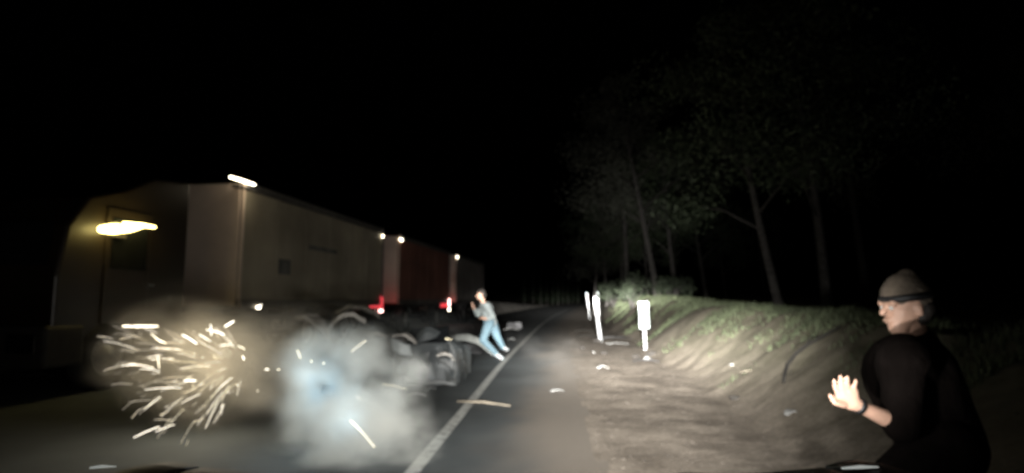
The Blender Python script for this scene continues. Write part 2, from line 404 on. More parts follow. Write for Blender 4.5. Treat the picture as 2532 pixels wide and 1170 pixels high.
# bushes at the foot of the trees
def bush(px, Y, w, h, label, seed):
    X = put(px, Y); e = empty('bush', (X, Y, gzx(X, Y)))
    r = random.Random(seed); b = MB(); cl = []
    for k in range(7):
        a = r.random()*6.28; tip = Vector((math.cos(a)*w*.5*r.random(), math.sin(a)*w*.4, h*(.45+.5*r.random())))
        b.tube([(0,0,-.1), tip*.5 + Vector((0,0,.1)), tip], [.03,.02,.008], 5); cl.append((tip, w*.3))
    b.build('stems', M_bark, e)
    c = bpy.data.objects.new('foliage', leaf_mesh('foliage', mat('dark bush leaves', (.025,.035,.018), .8, 0, .4, 2), cl, 90, .08, seed)); COL.objects.link(c); c.parent = e
    tag(e, label, 'bush', 'bushes under the trees')
bush(1560, 26, 1.6, 1.5, 'rounded grey green bush left of the white sign plate', 1)
bush(1655, 25, 1.4, 1.0, 'low bush at the foot of the two slender trunks', 2)
bush(1515, 38, 2.0, 1.6, 'bush behind the leaning delineator post', 5)

# ------------------------------------------------------------------ oncoming road train
TA = math.atan((1453 - W_PX/2)/F_PX); LAT = 6.9
def tpos(px):
    k = (px - W_PX/2)/F_PX
    return LAT*(math.cos(TA) + k*math.sin(TA))/(math.sin(TA) - k*math.cos(TA))
U = Vector((math.sin(TA), math.cos(TA), 0)); N = Vector((-math.cos(TA), math.sin(TA), 0)); RZ = math.pi/2 - TA
def tworld(t): return U*t + N*LAT
def wheel(parent, x, y, rad=.5, wid=.28, side=-1):
    e = MB(); c = Vector((x, y, rad)); n = 24; vs = []; fs = []
    prof = [(rad*.60, 0), (rad*.93, 0), (rad, wid*.18), (rad, wid*.82), (rad*.93, wid), (rad*.60, wid)]
    for k in range(n):
        a = 2*math.pi*k/n
        for r_, w_ in prof: vs.append((c.x + r_*math.cos(a), c.y + w_, c.z + r_*math.sin(a)))
    m_ = len(prof)
    for k in range(n):
        for j in range(m_): fs.append((k*m_+j, k*m_+(j+1) % m_, ((k+1) % n)*m_+(j+1) % m_, ((k+1) % n)*m_+j))
    t = e.add(vs, fs, True).build('tyre', M_tyre, parent)
    b = MB(); vs = []; fs = []; prof = [(rad*.61, .02), (rad*.55, .03), (rad*.5, .09), (rad*.3, .07), (rad*.24, .0), (0.001, -.02)]
    for k in range(n):
        a = 2*math.pi*k/n
        for r_, w_ in prof: vs.append((c.x + r_*math.cos(a), c.y + w_, c.z + r_*math.sin(a)))
    m_ = len(prof)
    for k in range(n):
        for j in range(m_-1): fs.append((k*m_+j, k*m_+j+1, ((k+1) % n)*m_+j+1, ((k+1) % n)*m_+j))
    b.add(vs, fs, True)
    for k in range(8):
        a = 2*math.pi*k/8; b.ball((c.x+rad*.4*math.cos(a), c.y+.06, c.z+rad*.4*math.sin(a)), .025, None, 6, 4)
    rm = b.build('rim', M_rim, t); return t
WID = 2.5
def trailer(px0, px1, label, m, mf, H=3.69, zb=1.12, axles=(), lamps=(), group='trailers of the road train'):
    t0, t1 = tpos(px0), tpos(px1); L = t1 - t0
    e = empty('box_trailer', tworld(t0), RZ); tag(e, label, 'trailer', group)
    bevel(MB().box((.04, .04, zb), (L-.04, WID-.04, H-.02)).build('box', m, e), .03)
    bevel(MB().box((-.02, .06, zb+.05), (.035, WID-.06, H-.06)).build('front_wall', mf, e), .015)
    np_ = max(4, int(L/1.25))
    for k in range(np_):
        a = .1 + (L-.2)*k/np_; bb = .1 + (L-.2)*(k+1)/np_ - .03
        MB().box((a, .022, zb+.22), (bb, .038, H-.2)).build('side_panel', m, e)
    for nm, z0, z1 in (('bottom_rail', zb-.02, zb+.16), ('top_rail', H-.16, H)):
        MB().box((0, 0, z0), (L, .037, z1)).build(nm, M_rail, e)
    for x in (0, L-.09): bevel(MB().box((x, -.012, zb), (x+.09, .03, H-.01)).build('corner_post', M_rail if x else mf, e), .012)
    c = MB()
    for y in (.7, WID-.85): c.box((.2, y, zb-.32), (L-.2, y+.14, zb-.03))
    for k in range(5): c.box((.6+k*(L-1.3)/4, .3, zb-.14), (.72+k*(L-1.3)/4, WID-.3, zb-.04))
    c.build('chassis', M_dark, e)
    for ax in axles:
        x = tpos(ax) - t0
        wheel(e, x, .06); wheel(e, x, WID-.34)
        MB().tube([(x,.3,.5),(x,WID-.3,.5)], .07, 8).build('axle', M_dark, e)
        def mg(u, v):
            a = R(20) + R(140)*u; return (x + .62*math.cos(a), .02 + .36*v, .5 + .62*math.sin(a))
        MB().grid(mg, 14, 2, (0,0,.02)).build('mudguard', mat('mudguard plastic', (.09,.09,.088), .6), e)
    for x, z, ww, hh, mm, nm in lamps:
        bevel(MB().box((x-ww/2, -.055, z-hh/2), (x+ww/2, -.014, z+hh/2)).build(nm, mm, e), .012)
    return e, t0, L
t0 = tpos(592)
tr1, t01, L1 = trailer(592, 947, 'long pale box trailer directly behind the cab', M_trailer, M_front, axles=(772, 862),
    lamps=[(tpos(640)-t0, 1.13, .12, .07, M_white_l, 'side_lamp'), (tpos(947)-t0-.18, 3.42, .10, .10, M_white_l, 'marker_lamp')])
t0 = tpos(947)-t01
def bar(par, tref, px0, py0, px1, py1, r, m, nm):
    a, b = tpos(px0), tpos(px1); za = at(px0, py0, tworld(a).y).z; zb = at(px1, py1, tworld(b).y).z
    return MB().tube([(a-tref, -.07, za), ((a+b)/2-tref, -.075, (za+zb)/2), (b-tref, -.07, zb)], [r*.8, r, r*.8], 8, True).build(nm, m, par)
bar(tr1, t01, 550, 438, 612, 457, .034, M_white_l, 'marker_lamp')
MB().box((-.25, -.06, 3.52), (.2, .1, 3.56)).build('lamp_bracket', M_dark, tr1)
tl = MB().box((L1-.36, -.05, .86), (L1-.02, -.01, .96)).build('tail_lamp', M_red_hot, tr1); bevel(tl, .015)
tl = MB().box((L1-.02, .05, .95), (L1+.04, .45, 1.45)).build('rear_lamp_panel', M_red_l, tr1); bevel(tl, .015)
bevel(MB().box((L1-.22, -.045, 1.0), (L1-.0, -.014, 1.38)).build('side_tail_lamp', M_red_l, tr1), .01)
MB().box((L1-.5, .1, .78), (L1-.02, .2, 1.0)).build('lamp_bracket', M_dark, tr1)
MB().box((L1-.1, .25, .35), (L1-.06, .75, 1.0)).build('mud_flap', M_black, tr1)
# dirt smudges / old lettering remains on the side, too blurred to read: torn sheeting straps
for px, py, w_, h_ in ((705, 660, .55, .35), (800, 618, 1.7, .12)):
    t = tpos(px)-t01; d = (tworld(tpos(px)).y); z = at(px, py, d).z
    bevel(MB().box((t-w_/2, .008, z-h_/2), (t+w_/2, .021, z+h_/2)).build('dark_patch', mat('dark patch', (.13,.13,.12), .8, 0, .5, 3), tr1), .006)
tr2, t02, L2 = trailer(986, 1112, 'dark brown middle trailer with a pale front wall above red lamps', M_trailer2, M_front, axles=(1010, 1085),
    lamps=[(.12, 3.5, .34, .10, M_white_l, 'marker_lamp'), (.95, 1.18, .3, .05, M_rail, 'side_reflector')])
MB().box((L2-.25, -.05, .95), (L2-.02, -.01, 1.32)).build('tail_lamp', M_red_hot, tr2)
MB().box((L2-.3, -.05, .72), (L2-.02, -.01, .86)).build('lower_lamp', M_white_l, tr2)
MB().box((L2-.02, .05, .9), (L2+.05, .5, 1.4)).build('rear_lamp_panel', M_red_l, tr2)
tr3, t03, L3 = trailer(1128, 1196, 'grey rearmost trailer at the end of the road train', M_trailer3, M_front, axles=(1150, 1182),
    lamps=[(.1, 3.53, .3, .14, M_white_l, 'marker_lamp')])
for nm, ta, tb in (('drawbar', t01+L1, t02), ('drawbar', t02+L2, t03)):
    o = MB().tube([(-.3, .9, .8), (tb-ta+.3, 1.25, .75), (-.3, 1.6, .8)], .06, 8).build(nm, M_dark, tr1 if ta == t01+L1 else tr2)
    o.location = (ta - (t01 if ta == t01+L1 else t02), 0, 0)
# glow of the rear lamps on the wall of the trailer behind: lamps of the trailers themselves
for par, L in ((tr1, L1), (tr2, L2)):
    ld = bpy.data.lights.new('tail_lamp_light', 'POINT'); ld.energy = 1.1 if par is tr1 else .8; ld.color = (1, .06, .07); ld.shadow_soft_size = .15
    lo = bpy.data.objects.new('tail_lamp_light', ld); COL.objects.link(lo); lo.parent = par; lo.location = (L+1.25, .1, 1.25)

# tractor unit, facing the camera side, its nose runs out to the left
tc1 = tpos(470); tc0 = tpos(150); Lc = tc1 - tc0
cab = empty('truck_tractor', tworld(tc0), RZ); tag(cab, 'dark brown truck tractor at the head of the road train', 'truck')
def cabp(profile, y0, y1): 
    b = MB(); n = len(profile)
    b.add([(x, y0, z) for x, z in profile] + [(x, y1, z) for x, z in profile],
          [tuple(range(n)), tuple(range(2*n-1, n-1, -1))] + [(i, n+i, n+(i+1) % n, (i+1) % n) for i in range(n)][::1]); return b
prof = [(.0,.75),(Lc-.02,.75),(Lc-.02,3.35),(Lc-.9,3.25),(Lc-1.5,2.95),(.45,2.75),(.12,2.3),(.0,1.6)]
bevel(cabp(prof, .06, WID-.06).build('body', M_cab, cab), .05, 3)
bevel(MB().box((.75, .03, .95), (1.65, .07, 2.65)).build('door', M_cab, cab), .02)
MB().box((.85, .012, 1.75), (1.55, .04, 2.5)).build('side_window', M_glass, cab)
MB().box((1.62, .0, 1.5), (1.74, .04, 1.54)).build('door_handle', M_chrome, cab)
MB().add([(.03, .2, 1.75), (.03, WID-.2, 1.75), (.14, WID-.25, 2.35), (.14, .25, 2.35)], [(0,1,2,3)]).build('windscreen', M_glass, cab).location = (-.03, 0, 0)
bevel(MB().box((-.12, .02, .4), (.5, WID-.02, .95)).build('bumper', M_dark, cab), .05)
for y in (.15, WID-.55): bevel(MB().box((-.15, y, .6), (-.11, y+.4, .85)).build('headlamp', M_glass, cab), .01)
for x in (.95, Lc+.5): wheel(cab, x, .04); wheel(cab, x, WID-.32)
MB().box((1.5, .1, .35), (Lc-.1, .6, .95)).build('fuel_tank', M_dark, cab)
MB().box((.5, .7, .55), (Lc+1.2, 1.8, .8)).build('chassis', M_dark, cab)
for z in (.5, .78): MB().box((1.45, -.02, z), (1.9, .2, z+.04)).build('step', M_rail, cab)
def cablamp(px0, px1, py0, py1, hh, mm, nm):
    a, b = tpos(px0)-tc0, tpos(px1)-tc0
    za, zb = at(px0, py0, tworld(tpos(px0)).y).z, at(px1, py1, tworld(tpos(px1)).y).z
    o = MB().tube([(a, -.06, za), ((a+b)/2, -.09, (za+zb)/2), (b, -.06, zb)], [hh*.7, hh, hh*.7], 10, True, .6).build(nm, mm, cab); return o
cablamp(236, 285, 567, 566, .135, M_amber, 'amber_lamp')
cablamp(262, 330, 572, 560, .10, M_amber, 'amber_lamp')
cablamp(290, 366, 552, 562, .055, M_amber, 'amber_lamp')
cablamp(306, 389, 807, 807, .032, M_white_l, 'side_marker_lamp')
MB().box((tpos(270)-tc0, -.05, 2.2), (tpos(300)-tc0, .07, 2.3)).build('lamp_bracket', M_dark, cab)
MB().box((tpos(345)-tc0-.1, -.03, .87), (tpos(345)-tc0+.1, .07, .93)).build('lamp_bracket', M_dark, cab)
ld = bpy.data.lights.new('amber_light', 'POINT'); ld.energy = 3.5; ld.color = (1,.72,.2); ld.shadow_soft_size = .12
lo = bpy.data.objects.new('amber_light', ld); COL.objects.link(lo); lo.parent = cab; lo.location = (tpos(300)-tc0, -.5, 2.33)
ld = bpy.data.lights.new('marker_light', 'POINT'); ld.energy = 5; ld.color = (1,.85,.6); ld.shadow_soft_size = .1
lo = bpy.data.objects.new('marker_light', ld); COL.objects.link(lo); lo.parent = tr1; lo.location = (-.1, -.35, 3.5)

# ------------------------------------------------------------------ own car with the lit headlamps
car = empty('car', (0, 1.0, 0)); tag(car, 'black car bonnet along the bottom edge with its headlamps on', 'car')
def bon(u, v):
    X = -.80 + 1.60*u; Y = -.45 + 1.05*v; a = abs(X)/.8
    return (X, Y, .862 + .028*a**3 + .02*math.exp(-((abs(X)-.45)/.07)**2)*.5 - .10*max(0, v-.85)**1.5*4 - .02*(1-v))
MB().grid(bon, 40, 14, (0,0,.02)).build('bonnet', M_car, car)
for sgn in (-1, 1):
    def fen(u, v):
        X = .812 + .20*u; Y = -.45 + 1.05*v
        return (sgn*X, Y, .887 + .018*math.sin(math.pi*min(1, u*1.1+.1))*(.9 if sgn < 0 else 1.15) - .55*max(0, u-.72)**2*10*.28 - .10*max(0, v-.85)**1.5*4 - .02*(1-v))
    MB().grid(fen, 12, 14, (0,0,.03)).build('wing', M_car, car)
    MB().box((sgn*.95-.05, -.45, .3), (sgn*.95+.05, .55, .80)).build('wing_side', M_car, car)
    bevel(MB().box((sgn*.72-.16, .66, .58), (sgn*.72+.16, .74, .76)).build('headlamp', mat('headlamp glass', (.8,.8,.85), .1, emit=(.9,.95,1), estr=3.0), car), .02)
    wheel(car, .1, -sgn*.84-.1, .32, .2).rotation_euler = (0, 0, math.pi/2)
bevel(MB().box((-.98, .62, .3), (.98, .72, .56)).build('bumper', M_car, car), .03)
MB().box((-.55, .64, .58), (.55, .70, .76)).build('grille', M_black, car)
M_glint = mat('glowing glint', (.8,.8,.8), .3, emit=(.85,.9,.85), estr=.3)  # glowing strips stand in for reflected glints on the bonnet
MB().tube([(.775, .45, .905), (.82,.45,.908), (.86, .45, .908)], [.004,.007,.003], 8, True, .6).build('glint_strip', M_glint, car)
MB().tube([(-.99, .45, .906), (-.965,.45,.909), (-.93, .45, .909)], [.004,.006,.002], 8, True, .6).build('glint_strip', M_glint, car)
def headlamp_or_fill_light(x, aim, loc, pat, watt):
    ld = bpy.data.lights.new('headlamp_or_fill_light', 'SPOT'); ld.energy = watt; ld.spot_size = R(150); ld.spot_blend = .3; ld.shadow_soft_size = .05
    ld.color = (1, .975, .93); ld.use_nodes = True
    nt = ld.node_tree; em = nt.nodes['Emission']
    tc = nt.nodes.new('ShaderNodeTexCoord'); sp = nt.nodes.new('ShaderNodeSeparateXYZ'); nt.links.new(tc.outputs['Normal'], sp.inputs[0])
    def mth(op, a, b=None):
        n = nt.nodes.new('ShaderNodeMath'); n.operation = op
        for i, q in enumerate((a, b)):
            if q is None: continue
            if isinstance(q, (int, float)): n.inputs[i].default_value = q
            else: nt.links.new(q, n.inputs[i])
        return n.outputs[0]
    az = mth('ABSOLUTE', sp.outputs['Z']); az = mth('MAXIMUM', az, .02)
    h = mth('ARCTAN2', sp.outputs['X'], az); v = mth('ARCTAN2', sp.outputs['Y'], az)
    def gauss(amp, hw, vw, v0, h0=0.0, hp=2.0):
        a = mth('POWER', mth('ABSOLUTE', mth('DIVIDE', mth('SUBTRACT', h, R(h0)), R(hw))), hp)
        b = mth('POWER', mth('ABSOLUTE', mth('DIVIDE', mth('SUBTRACT', v, R(v0)), R(vw))), 2.0)
        return mth('MULTIPLY', mth('EXPONENT', mth('MULTIPLY', mth('ADD', a, b), -1.0)), amp)
    tot = 0.0
    for g_ in pat: tot = mth('ADD', gauss(*g_), tot)
    nt.links.new(tot, em.inputs['Strength'])
    lo = bpy.data.objects.new('headlamp_or_fill_light', ld); COL.objects.link(lo); lo.parent = car
    lo.location = loc
    d = Vector(aim) - (Vector(loc) + Vector((0,1,0))); lo.rotation_euler = d.to_track_quat('-Z', 'Y').to_euler()
    return lo
for x in (-.72, .72): headlamp_or_fill_light(x, (x + 5.8, 32, .74), (x, .80, .74), [(2.0, 6, 1.2, -1.0, -3.5), (.26, 7, 6, 8, 1), (.12, 22, 12, -3, -8), (.010, 62, 10, 14)], HEAD_W)
for sgn in (-1, 1): MB().tube([(sgn*.82,-.45,.9),(sgn*.74,-.8,1.3),(sgn*.66,-1.05,1.6)], .035, 8).build('windscreen_pillar', M_car, car)
bevel(MB().box((-.68, -2.2, 1.59), (.68, -1.0, 1.63)).build('roof', M_car, car), .015)
for x in (-.4, .4): MB().tube([(x,-1.05,1.62),(x,-.95,1.70)], .015, 6).build('added_bar_bracket', M_dark, car)
# unseen lamp bar added above the windscreen to brighten road and verge
rb = MB(); rb.box((-.55, -.98, 1.68), (.55, -.90, 1.76)); bevel(rb.build('added_lamp_bar', M_black, car), .01)
for k in range(6): MB().ball((-.45+.18*k, -.90, 1.72), (.07,.015,.033), None, 12, 6).build('added_roof_lamp', mat('headlamp glass', (.8,.8,.85)), car)
for x in (-.35, .35): headlamp_or_fill_light(x, (x + 6.0, 32, 1.72), (x, -.85, 1.72), [(18.0, 5.0, 1.1, -1.0, -4.0), (1.7, 11.5, 3.6, -6.8, 0, 4), (.15, 13, 8, -12, -1, 4)], FILL_W)  # fill spots of the added bar, aimed at road and verge

# ------------------------------------------------------------------ roadside posts and sign
def delineator(base, top, label, w=.11, th=.05, cap=False):
    e = empty('delineator_post', base); d = Vector(top)-Vector(base); L = d.length
    q = d.to_track_quat('Z', 'X').to_matrix().to_4x4()
    b = MB(); b.box((-w/2, -th/2, -.1), (w/2, th/2, L*.97), q); b.box((-w*.42, -th*.4, L*.97), (w*.42, th*.4, L), q)
    bevel(b.build('shaft', M_post, e), .012)
    if cap: bevel(MB().box((-w*.62, -th*.7, L*.985), (w*.62, th*.7, L*1.07), q).build('reflector_cap', M_plate, e), .012)
    tag(e, label, 'post', 'white delineator posts'); return e
g = gnd(1485, 845); delineator(g, at(1471, 735, g.y), 'tall white delineator post leaning left on the gravel', .095)
g = gnd(1458, 778); g2 = at(1458, 775, 40); g2.z = 0; delineator(g2, at(1451, 728, 40), 'thin distant white post left of the tall leaning post', .08, .06, True)
g3 = at(1481, 775, 42); g3.z = 0; delineator(g3, at(1478, 726, 42), 'distant post whose cap shows just behind the tall leaning post', .1, .06, True)
g = gnd(1596, 870); g.z = gzx(g.x, g.y)
sg = empty('marker_sign', g)
q = (at(1590, 745, g.y)-g).to_track_quat('Z', 'X').to_matrix().to_4x4(); Lg = (at(1588, 746, g.y)-g).length
pw = 25/F_PX*g.y; ph = 66/F_PX*g.y
bevel(MB().box((-pw/2, -.035, Lg-ph), (pw/2, -.012, Lg), q).build('plate', M_plate, sg), .01)
MB().box((-.035, -.01, -.15), (.035, .02, Lg-.03), q).build('post', M_post, sg)
for dz in (.15, .5): MB().tube([q @ Vector((-.06,-.04,Lg-dz)), q @ Vector((.06,-.04,Lg-dz))], .008, 6).build('bracket', M_chrome, sg)
tag(sg, 'white rectangular sign plate on a thin post at the foot of the bank', 'sign')

# ------------------------------------------------------------------ debris on the verge
def shard(name, label, c, L, w, h, rz, m, seed, cat='debris', group='scattered crash debris', tilt=0.0):
    r = random.Random(seed); M = Matrix.Rotation(rz, 4, 'Z') @ Matrix.Rotation(tilt, 4, 'Y'); e = MB()
    def fn(u, v):
        k = (.35+.65*math.sin(math.pi*min(.97, max(.06, u+.1*r.random()))))
        p = Vector(((u-.5)*L, (v-.5)*w*k + .12*w*(r.random()-.5), h*math.sin(math.pi*u)*.7 + .25*h*noise.noise(Vector((u*5+seed, v*4, 0)))))
        return Vector(c) + M @ p
    o = e.grid(fn, 7, 3, (0,0,max(.012, h*.25)), False).build(name, m); tag(o, label, cat, group); return o
def clod(label, c, r, seed, m=None):
    b = MB(); o_ = Vector(c)
    b.add([o_ + Vector((v.x*r*1.5, v.y*r, v.z*r*.65))*(1+.5*noise.noise(v*1.7+Vector((seed,0,0)))) for v in iv], iff)
    o = b.build('earth_clod', m or M_clod); tag(o, label, 'clod', 'clods and stones round the posts'); return o
def hit(x, y):
    d = ray(x, y); t = 2.5
    while t < 120:
        p = Vector((0,0,CAM_H)) + d*t
        if p.z <= gzx(p.x, p.y): return p
        t *= 1.004
    return gnd(x, y)
def G(x, y, up=0.0):
    p = hit(x, y); p.z = gzx(p.x, p.y) + up; return p
shard('broken_panel', 'white broken strip lying at the foot of the tall leaning post', G(1526, 853, .04), .66, .14, .035, 0.05, M_white, 1)
shard('broken_panel', 'dark strip lying above the white strip by the leaning post', G(1520, 843, .08), 1.05, .2, .06, -.06, M_black, 2)  # dark strip laid along the upper side of the white one
shard('broken_panel', 'small white chunk on the gravel below the leaning post', G(1490, 914, .03), .20, .12, .06, .1, M_white, 3)
shard('broken_panel', 'pale flat scrap near the right edge of the asphalt', G(1377, 970, .02), .20, .12, .03, .2, M_white, 4)
shard('broken_panel', 'dark bent strip on the gravel at the foot of the sign', G(1597, 897, .03), .55, .16, .05, -.25, M_black, 5)
shard('broken_panel', 'pale pair of scraps near the lower right of the gravel', G(1957, 1028, .02), .14, .10, .05, .3, M_white, 6)
shard('dark_streak', 'dark bent streak on the gravel left of the leaning post', G(1443, 822, .04), .75, .09, .09, -.12, M_twig, 7, 'stick')  # thin dark strips laid on the gravel
shard('dark_streak', 'second dark streak nearer the foot of the leaning post', G(1450, 836, .04), .7, .09, .08, -.10, M_twig, 8, 'stick')
shard('pale_stick', 'pale stick lying on the bank right of the sign', G(1848, 925, .03), .24, .05, .03, .5, M_wood, 9, 'stick')
for i, (x, y, r, lab, mm) in enumerate([(1478, 846, .10, 'dark clod piled at the foot of the leaning post', None), (1493, 876, .06, 'dark clod on the gravel below the leaning post', None), (1440, 862, .05, 'small dark clod left of the leaning post base', None),
        (1573, 885, .07, 'dark clod left of the sign foot', None), (1600, 889, .06, 'pale stone right at the sign foot', M_white), (1612, 880, .10, 'large dark clod behind the pale stone at the sign', None),
        (1810, 906, .03, 'tiny pale stone alone on the slope of the bank', M_white), (1817, 990, .05, 'dark lump in the middle of the gravel', None), (1468, 873, .03, 'tiny white stone left of the clod under the leaning post', M_white)]):
    clod(lab, G(x, y, r*.4), r, i*3.1, mm)
p0, p1 = gnd(1130, 999), gnd(1262, 1008)
o = MB().tube([p0+Vector((0,0,.03)), p0.lerp(p1, .5)+Vector((0,0,.045)), p1+Vector((0,0,.02))], [.012,.016,.008], 6).build('splintered_stick', M_wood); tag(o, 'thin pale stick lying across the white edge line', 'stick')
# fallen branch arching over the bank
bp_ = [(2078, 814), (2040, 838), (1998, 858), (1968, 882), (1948, 908), (1940, 935), (1938, 955)]
pts = [G(x, y, .03) for x, y in bp_]
br = empty('fallen_branch', pts[-1]); off = -pts[-1]
lp = [p+off for p in pts]
MB().tube(lp, [.012,.018,.022,.024,.024,.02,.014], 7).build('stem', M_twig, br)
MB().tube([lp[4], lp[4]+Vector((.07,.02,-.01)), lp[5]+Vector((.06,-.02,.01))], [.009,.007,.004], 6).build('twig', M_twig, br)
MB().tube([lp[2], lp[2]+Vector((.05,.05,.08)), lp[2]+Vector((.16,.05,.10))], [.012,.008,.004], 6).build('twig', M_twig, br)
tag(br, 'thin dark fallen branch arching down the grassy bank', 'branch')

# ------------------------------------------------------------------ wreck on the road
wb = gnd(1052, 952); wk = empty('car_wreck', wb)
tag(wk, 'crumpled grey car wreck lying on the road left of the runner', 'car wreck')
def crum(p, a, sc, seed):
    p = Vector(p); return p + Vector((noise.noise(p*sc+Vector((seed,0,0))), noise.noise(p*sc+Vector((0,seed,3))), noise.noise(p*sc+Vector((7,0,seed)))))*a
def body(u, v):
    a = math.pi*(.0 + 1.0*u); nose = min(1, (v/.16 + .0008))**.55
    wx = .53*math.cos(a)*(1-.12*v)*(.55+.45*nose); zz = (.84-.25*v)*max(0, math.sin(a))**.6*nose
    return crum((-wx + .1*v - .02, -.12 + 1.8*v, zz), .10, 3.1, 3)
MB().grid(body, 30, 30, (0,0,.015), False).build('body_shell', M_greyp, wk)
def wsc(u, v): return crum((-.30+.62*u, .02+.32*v, .62+.24*v), .05, 4, 11)
MB().grid(wsc, 8, 5, (0,.01,.006), False).build('shattered_window', M_glass, wk)
def bmp(u, v): return crum((-.46 + .95*u, -.20 - .08*math.sin(math.pi*u), .03 + .06*v), .03, 5, 4)
MB().grid(bmp, 18, 2, (0,-.02,0)).build('bumper', mat('pale bumper', (.10,.105,.105), .5), wk)
for k in range(3):
    def fold(u, v, k=k): return crum((-.42+.3*k+.2*u, -.16+.02*k, .16+.1*k+.26*v), .09, 4.5, 20+k)
    MB().grid(fold, 6, 6, (0,-.015,0), False).build('crumpled_panel', M_greyp, wk)
def lampf(u, v): return crum((-.52 + .30*u, -.08 - .05*math.sin(math.pi*u), .54 + .17*v - .1*u), .03, 5, 1)
MB().grid(lampf, 8, 5, (0,-.03,0)).build('torn_headlamp', mat('torn lamp plastic', (.26,.28,.28), .5), wk)
def lamp2(u, v): return crum((.20 + .26*u, -.10, .34 + .19*v - .12*u), .04, 5, 2)
MB().grid(lamp2, 8, 5, (0,-.03,0)).build('torn_headlamp', mat('grey lamp housing', (.10,.105,.105), .6), wk)
MB().tube([(.44,-.06,.02),(.47,-.05,.25),(.43,0,.5),(.3,.1,.72)], [.02,.018,.02,.015], 6).build('bent_pillar', mat('grey lamp housing', (.10,.105,.105), .6), wk)
wheel(wk, -.3, .5, .3, .2)
# bent bumper arch
ab = gnd(1150, 880); arc = empty('bent_panel', ab)
def arch(u, v):
    a = math.pi*(1-u); x = -.62 + 1.30*u; z = .10 + .38*math.sin(math.pi*min(1, .08+u*.9))**.8 - .12*u
    return crum((x, .12*v + .1*u, z + .13*(v-.5)), .03, 4, 6)
MB().grid(arch, 24, 4, (0,.015,.01)).build('arched_skin', mat('pale grey panel', (.36,.38,.36), .6), arc)
def arch2(u, v): return crum((-.5+1.0*u, .25+.1*v, .02+.25*v*math.sin(math.pi*u)), .05, 4, 9)
MB().grid(arch2, 14, 5, (0,.015,.01)).build('dark_liner', M_black, arc)
tag(arc, 'pale arched panel torn off a car beside the runner', 'debris', 'scattered crash debris')
shard('broken_panel', 'white pointed shard on the road right of the runner', gnd(1262, 822)+Vector((0,0,.10)), .62, .26, .12, .05, M_white, 12)
def gp(u, v): c = gnd(1272, 822); return c + crum((-.28+.56*u, .3, .12+.25*v), .02, 3, 5)
tag(MB().grid(gp, 6, 4, (0,-.02,0), False).build('broken_panel', mat('grey torn sheet', (.12,.12,.125), .7)), 'grey upright sheet behind the white pointed shard', 'debris', 'scattered crash debris')
shard('broken_panel', 'tiny white sliver on the asphalt below the wreck', gnd(988, 928)+Vector((0,0,.02)), .17, .06, .03, .0, M_white, 13)
shard('broken_panel', 'bright bent sliver on the asphalt left of the thin stick', gnd(1030, 981)+Vector((0,0,.02)), .26, .06, .04, .0, M_white, 14)
shard('broken_panel', 'pale rag like scrap on the road left of the wreck', gnd(930, 845)+Vector((0,0,.12)), .35, .25, .16, .2, mat('pale rag', (.35,.35,.33), .9), 15)
shard('broken_panel', 'pale tumbling panel in front of the trailer wheels', at(775, 808, 13.0), .72, .42, .2, -.3, mat('dusty panel', (.40,.38,.36), .8), 16, tilt=.5)

for (x, y, Y_, L_, w_, rz_, ti_, lab) in [(772,806,8.2,.52,.34,-.2,.55,'large pale tumbling chunk left of the wheel under the trailer'), (858,800,8.6,.52,.46,.3,-.2,'large pale chunk hanging under the trailer side lamps'),
        (932,832,9.5,.3,.2,.2,.1,'small pale rag above the pale smoke'), (1000,838,8.8,.36,.22,-.1,.25,'pale crumpled piece on top of the wreck'), (1102,884,8.7,.26,.2,.1,.3,'pale scrap at the right side of the wreck'), (885,775,12.5,.9,.5,.1,.1,'dusty grey curved sheet over the trailer wheel')]:
    shard('broken_panel', lab, at(x, y, Y_), L_, w_, w_*.5, rz_, mat('dust pale plastic', (.36,.34,.31), .8), int(x), tilt=ti_)
M_frag = [mat('grey fragment', (.10,.105,.105), .7), mat('dark fragment', (.03,.032,.034), .7), mat('pale fragment', (.22,.225,.22), .7)]
FR = [(925,870,.40,'between the trailer wheels and the wreck'),(960,900,.25,'just left of the wreck'),(880,905,.30,'above the smoke core'),(1120,905,.30,'just right of the wreck'),(1140,925,.2,'right of the wreck near the line'),(1000,968,.22,'right below the wreck'),
      (1065,975,.15,'below the wreck bumper'),(900,850,.45,'under the trailer tail lamps'),(960,838,.35,'behind the wreck near the trailers'),(1090,845,.30,'behind the wreck top'),(1160,905,.18,'below the runner knee'),(850,862,.4,'before the second wheel'),(1120,955,.16,'at the right corner of the wreck'),(1180,850,.25,'left behind the runner'),(1265,845,.2,'right of the runner feet')]
for i_, (x, y, L_, where) in enumerate(FR):
    shard('car_fragment', '%s bent car fragment lying %s' % (('grey','dark','pale')[i_ % 3], where), gnd(x, y)+Vector((0,0,.06+.1*(i_ % 2))), L_, L_*.6, L_*.4, i_*1.1, M_frag[i_ % 3], 40+i_, tilt=.3*math.sin(i_*2.0))

